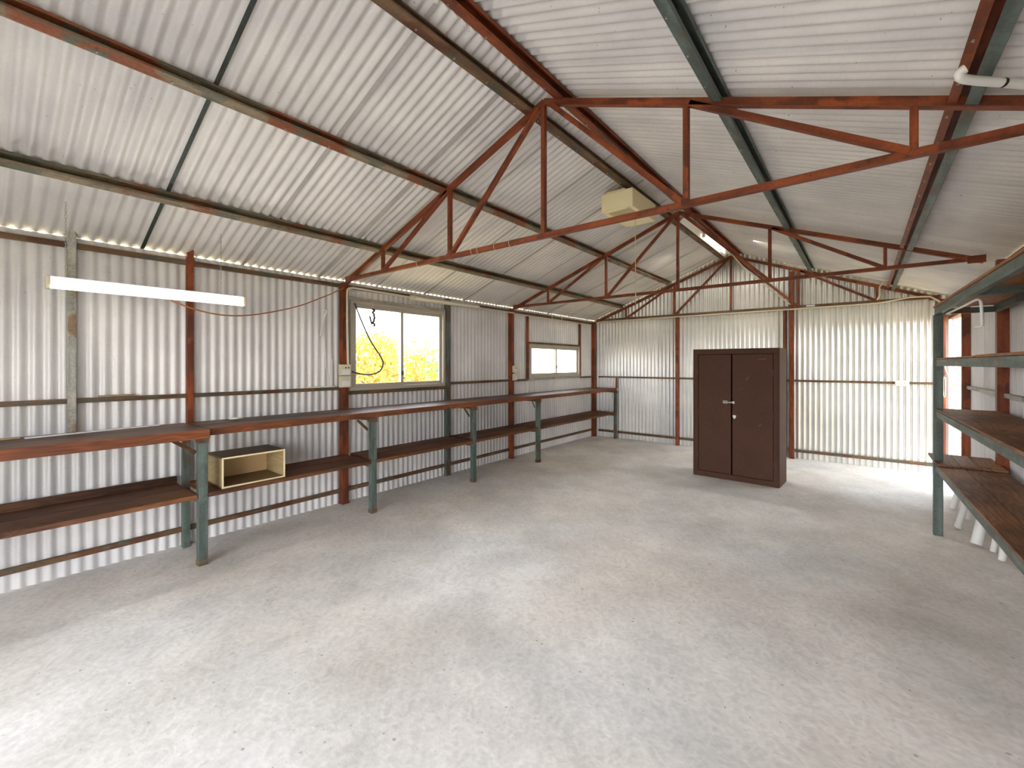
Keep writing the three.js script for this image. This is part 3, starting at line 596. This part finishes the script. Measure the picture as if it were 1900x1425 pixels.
// ---------------------------------------------------------------- power boxes, conduits, wires
function outlet(xc, y0, y1, d0, d1, label, n = 1) {
  const g = group('power_box', label, 'power outlet', 'power boxes');
  part('housing', span(xc, xc + 0.05, y0, y1, d0, d1, 0.006), M.plastic, g);
  for (let i = 0; i < n; i++) part('switch', span(xc + 0.049, xc + 0.056, y1 - 0.045, y1 - 0.03, lerp(d0, d1, 0.5 + 0.25 * i) - 0.008, lerp(d0, d1, 0.5 + 0.25 * i) + 0.008, 0.002), M.black, g);
  part('face_plate', span(xc + 0.048, xc + 0.054, y0 + 0.012, y1 - 0.055, d0 + 0.015, d1 - 0.015, 0.003), M.white, g);
}
outlet(-4.65, 1.485, 1.612, 2.63, 2.765, 'upper cream power box with two switches on the red column by the large window', 2);
outlet(-4.65, 1.35, 1.48, 2.635, 2.765, 'lower cream power box on the red column by the large window', 0);
outlet(-4.648, 1.47, 1.585, 5.80, 5.88, 'upper cream power box on the red column between the windows', 1);
outlet(-4.648, 1.335, 1.45, 5.80, 5.88, 'lower cream power box on the red column between the windows', 0);
{
  const g = group('power_box', 'small white power box on the rail of the far wall, right of the cabinet', 'power outlet', 'power boxes');
  part('housing', span(0.40, 0.56, 1.285, 1.365, 8.79, 8.828, 0.006), M.white, g); for (const x of [0.44, 0.52]) part('socket', span(x - 0.02, x + 0.02, 1.305, 1.345, 8.784, 8.792, 0.003), M.plastic, g);
  single('paper_tag', span(-0.72, -0.6, 2.575, 2.6, 8.778, 8.786, 0.002), M.white, 'small white tag on the bottom member of the far wall truss', 'tag');
}
const conduit = (label, pts, r, mat, name = 'conduit', cat = 'conduit', tension = 0.2) => single(name, tube(pts, r, pts.length * 10, 8, tension), mat, label, cat);
conduit('white conduit rising up the red column and along to the unlit batten', [V(-4.625, 1.6, 2.74), V(-4.62, 1.8, 2.73), V(-4.62, 2.0, 2.725), V(-4.62, 2.42, 2.725), V(-4.62, 2.485, 2.735), V(-4.625, 2.505, 2.80), V(-4.63, 2.505, 2.95), V(-4.63, 2.495, 3.65)], 0.012, M.plastic);
conduit('pale conduit run along the left wall top rail to the far corner', [V(-4.64, 2.49, 4.93), V(-4.64, 2.49, 5.75), V(-4.61, 2.485, 5.83), V(-4.65, 2.48, 5.95), V(-4.65, 2.47, 8.6)], 0.012, M.plastic);
conduit('pale conduit run below the top rail of the far wall', [V(-4.58, 2.545, 8.76), V(-2.8, 2.55, 8.765), V(-0.93, 2.548, 8.76), V(0.2, 2.558, 8.765), V(0.55, 2.61, 8.765), V(0.78, 2.6, 8.76), V(0.9, 2.5, 8.74)], 0.011, M.plastic);
conduit('white cable sloping from the ridge light down to the red post on the far wall', [V(-1.72, 3.5, 8.0), V(-1.70, 3.44, 8.35), V(-1.6, 3.3, 8.6), V(-1.3, 2.98, 8.74), V(-0.94, 2.63, 8.76)], 0.009, M.plastic);
conduit('pale conduit bending up to the right-hand purlin on the far wall', [V(0.19, 2.6, 8.75), V(0.22, 2.68, 8.74), V(0.22, 2.8, 8.74), V(0.27, 2.86, 8.7), V(0.33, 2.865, 8.6)], 0.01, M.plastic);
{ const g = group('conduit_pipe', 'white conduit pipe crossing the near truss at the upper right', 'conduit'); part('pipe', tube([V(0.308, 2.738, 2.36), V(0.295, 2.732, 2.362), V(0.291, 2.721, 2.368), V(0.31, 2.712, 2.39), V(0.36, 2.71, 2.44), V(0.495, 2.705, 2.565), V(0.62, 2.685, 2.68)], 0.017, 60, 12, 0.2), M.white, g); part('tape', tube([V(0.423, 2.708, 2.4985), V(0.432, 2.7077, 2.507)], 0.0175, 4, 12), M.black, g, 'black tape mark'); }
{ // cord draped from the hanging light to the column
  const pts = [V(-4.34, 2.13, 1.02), V(-4.4, 2.08, 1.2), V(-4.5, 2.06, 1.45), V(-4.58, 2.1, 1.75), V(-4.62, 2.22, 2.15), V(-4.63, 2.36, 2.45), V(-4.62, 2.49, 2.69)];
  conduit('brown extension cord sagging from the hanging light to the red column', pts, 0.006, M.cord, 'extension_cord', 'cord', 0.5);
  conduit('dark wire hanging in a long loop across the left pane of the large window', [V(-4.655, 2.335, 2.84), V(-4.63, 2.1, 2.93), V(-4.62, 1.9, 3.03), V(-4.61, 1.7, 3.17), V(-4.61, 1.62, 3.2), V(-4.62, 1.53, 3.16), V(-4.63, 1.49, 3.04), V(-4.62, 1.5, 2.9), V(-4.61, 1.53, 2.78)], 0.0085, M.black, 'hanging_wire', 'wire', 0.5);
  const g = group('dangling_wires', 'tangle of dark frayed wire dangling from the top of the large window', 'wire');
  part('string', bar(V(-4.65, 2.37, 3.09), V(-4.65, 2.29, 3.09), 0.006, 0.006, 0.002), M.plastic, g);
  const tw = []; for (let i = 0; i < 11; i++) tw.push(V(-4.65 + rr(-0.015, 0.015), 2.29 - i * 0.021, 3.09 + rr(-0.022, 0.022))); part('tangle', tube(tw, 0.012, 90, 6), M.black, g);
  part('loose_end', tube([V(-4.65, 2.2, 3.04), V(-4.645, 2.15, 3.05), V(-4.65, 2.1, 3.07)], 0.01, 16, 6), M.black, g);
  const s = group('bent_strip', 'bent white plastic strip hung on the wall left of the red column', 'strip');
  part('strip', tube([V(-4.70, 1.93, 2.45), V(-4.70, 2.12, 2.49), V(-4.70, 2.21, 2.52), V(-4.70, 2.225, 2.49), V(-4.70, 2.2, 2.48)], 0.009, 40, 6), M.white, s);
  single('conduit_cover', span(-4.727, -4.71, 1.34, 1.68, 2.565, 2.60, 0.003), M.white, 'short white conduit cover on the wall left of the power boxes', 'conduit');
  conduit('thin white cable hanging down the wall beside the conduit cover', [V(-4.712, 1.93, 2.5), V(-4.712, 1.6, 2.52), V(-4.712, 1.36, 2.55)], 0.004, M.white, 'thin_cable', 'cable');
  const c = group('hanging_hook', 'pale wire hooks hanging from the eave above the small window', 'hook');
  for (const d of [7.0, 7.35]) part('hook', tube([V(-4.66, 2.6, d), V(-4.63, 2.5, d + 0.01), V(-4.62, 2.44, d + 0.01), V(-4.63, 2.42, d + 0.05)], 0.006, 24, 6), M.plastic, c);
}

// ---------------------------------------------------------------- outside
function leafCloud(name, n, cx, cy, cd, rx, ry, rz, size, cols, parent) {
  const leaf = new THREE.PlaneGeometry(1, 0.45, 2, 1), lp = leaf.attributes.position;
  for (let i = 0; i < lp.count; i++) { const x = lp.getX(i); lp.setXYZ(i, x, lp.getY(i) * (1 - Math.abs(x) * 1.6), 0.12 * x * x); }
  leaf.computeVertexNormals();
  const mesh = shade(new THREE.InstancedMesh(leaf, new THREE.MeshPhysicalMaterial({ color: 0xffffff, roughness: 0.9, transmission: 0.35, thickness: 0, side: THREE.DoubleSide }), n));
  mesh.name = name; mesh.userData = { kind: 'stuff' };
  const m = new THREE.Matrix4(), q = new THREE.Quaternion(), e = new THREE.Euler(), col = new THREE.Color();
  for (let i = 0; i < n; i++) {
    const u = rr(-1, 1), a = rr(0, 6.283), r = Math.cbrt(rr(0.25, 1)), h = Math.sqrt(1 - u * u), lump = 0.75 + 0.5 * vnoise(3 + 3 * h * Math.cos(a) + 20, 3 + 3 * u + 2 * h * Math.sin(a) + 20, 200);
    e.set(rr(-1.2, 1.2), rr(0, 6.28), rr(-1.2, 1.2)); q.setFromEuler(e); const s = size * rr(0.6, 1.4);
    m.compose(new THREE.Vector3(cx + r * lump * rx * h * Math.cos(a), cy + r * lump * ry * u, -(cd + r * lump * rz * h * Math.sin(a))), q, new THREE.Vector3(s, s, s)); mesh.setMatrixAt(i, m);
    const c = cols[Math.floor(rnd() * cols.length)]; col.setRGB(c[0] * rr(0.8, 1.15), c[1] * rr(0.8, 1.15), c[2] * rr(0.7, 1.2)); mesh.setColorAt(i, col);
  }
  parent.add(mesh); return mesh;
}
const bark = std({ color: 0x7d6a52, roughness: 0.9 });
function bush(label, spots, cols, size, n, trunkAt) {
  const g = group('garden_bush', label, 'bush'); 
  for (const [x, y, d, rx, ry, rz] of spots) leafCloud('foliage', n, x, y, d, rx, ry, rz, size, cols, g);
  const [tx, td, th] = trunkAt; for (let k = 0; k < 5; k++) { const a = k * 1.3; part('branch', tube([V(tx, -0.13, td), V(tx + 0.2 * Math.cos(a), th * 0.5, td + 0.25 * Math.sin(a)), V(tx + 0.6 * Math.cos(a), th, td + 0.8 * Math.sin(a))], 0.03, 14, 6), bark, g); }
}
const yellowLeaf = [[0.50, 0.36, 0.05], [0.56, 0.42, 0.08], [0.44, 0.30, 0.03], [0.40, 0.33, 0.10]];
bush('big golden-leaved bush seen through the large window', [[-9.0, 1.25, 5.6, 1.1, 1.15, 1.0], [-9.2, 1.05, 6.9, 1.1, 1.25, 0.95], [-9.0, 0.5, 7.9, 0.9, 0.75, 0.7]], yellowLeaf, 0.14, 2600, [-9.0, 6.4, 1.3]);
bush('green bush beyond the golden one at the right of the large window', [[-14, 0.9, 12.2, 1.2, 0.95, 1.1]], [[0.05, 0.34, 0.2], [0.07, 0.4, 0.24]], 0.16, 1600, [-14, 12.2, 0.9]);
bush('yellow-green shrub outside the open doorway', [[3.6, 1.0, 17.5, 1.3, 1.2, 1.5], [2.9, 0.9, 13.5, 0.5, 0.9, 0.7]], [[0.42, 0.42, 0.1], [0.5, 0.46, 0.12], [0.3, 0.36, 0.1]], 0.16, 1700, [3.2, 15.5, 1.2]);
{ // power lines
  const pl = group('power_line', 'power line on timber poles crossing the sky beyond the golden bush', 'power line');
  for (const d of [6, 40]) part('pole', span(-31.1, -30.9, -0.14, 5.2, d - 0.1, d + 0.1, 0.03), bark, pl);
  for (const y of [4.2, 3.55]) part('wire', tube([V(-31, y, 6), V(-31, y - 0.12, 23), V(-31, y, 40)], 0.02, 20, 6), M.black, pl);
  const cr0 = std({ color: 0xdcd0b8, roughness: 0.8 });
  // pale neighbouring building outside the small window
  const g = group('neighbour_shed', 'pale blue-white building wall seen through the small window', 'building');
  const pale = std({ color: 0xe8eef4, roughness: 0.7 }), blue = std({ color: 0xc2cfe6, roughness: 0.6 });
  part('wall', span(-8.2, -8.0, -0.13, 4.2, 9.9, 17, 0.01), pale, g); part('panel', span(-8.0, -7.98, 0.3, 3.6, 13.2, 15.2, 0.01), blue, g);
  part('roof', span(-8.4, -7.8, 4.2, 4.26, 9.8, 17.1, 0.01), pale, g);
  const fe = group('boundary_fence', 'tall pale boundary fence outside along the right of the shed', 'fence'); for (let i = 0; i < 9; i++) part('fence_panel', span(3.3, 3.34, -0.14, 1.9, 0.5 + i * 1.2, 1.69 + i * 1.2, 0.005), cr0, fe);
  const h = group('garden_wall', 'cream rendered wall with a brown-framed opening seen through the doorway', 'building');
  const cr = std({ color: 0xead9bd, roughness: 0.8 });
  part('wall', span(1.85, 2.0, -0.13, 3.2, 12.5, 15.5, 0.01), cr, h);
  part('frame', span(1.82, 1.86, 1.9, 3.0, 13.3, 13.36, 0.005), M.red, h); part('frame', span(1.82, 1.86, 1.9, 1.96, 13.36, 14.2, 0.005), M.red, h);
}
renderer.render(scene, camera);
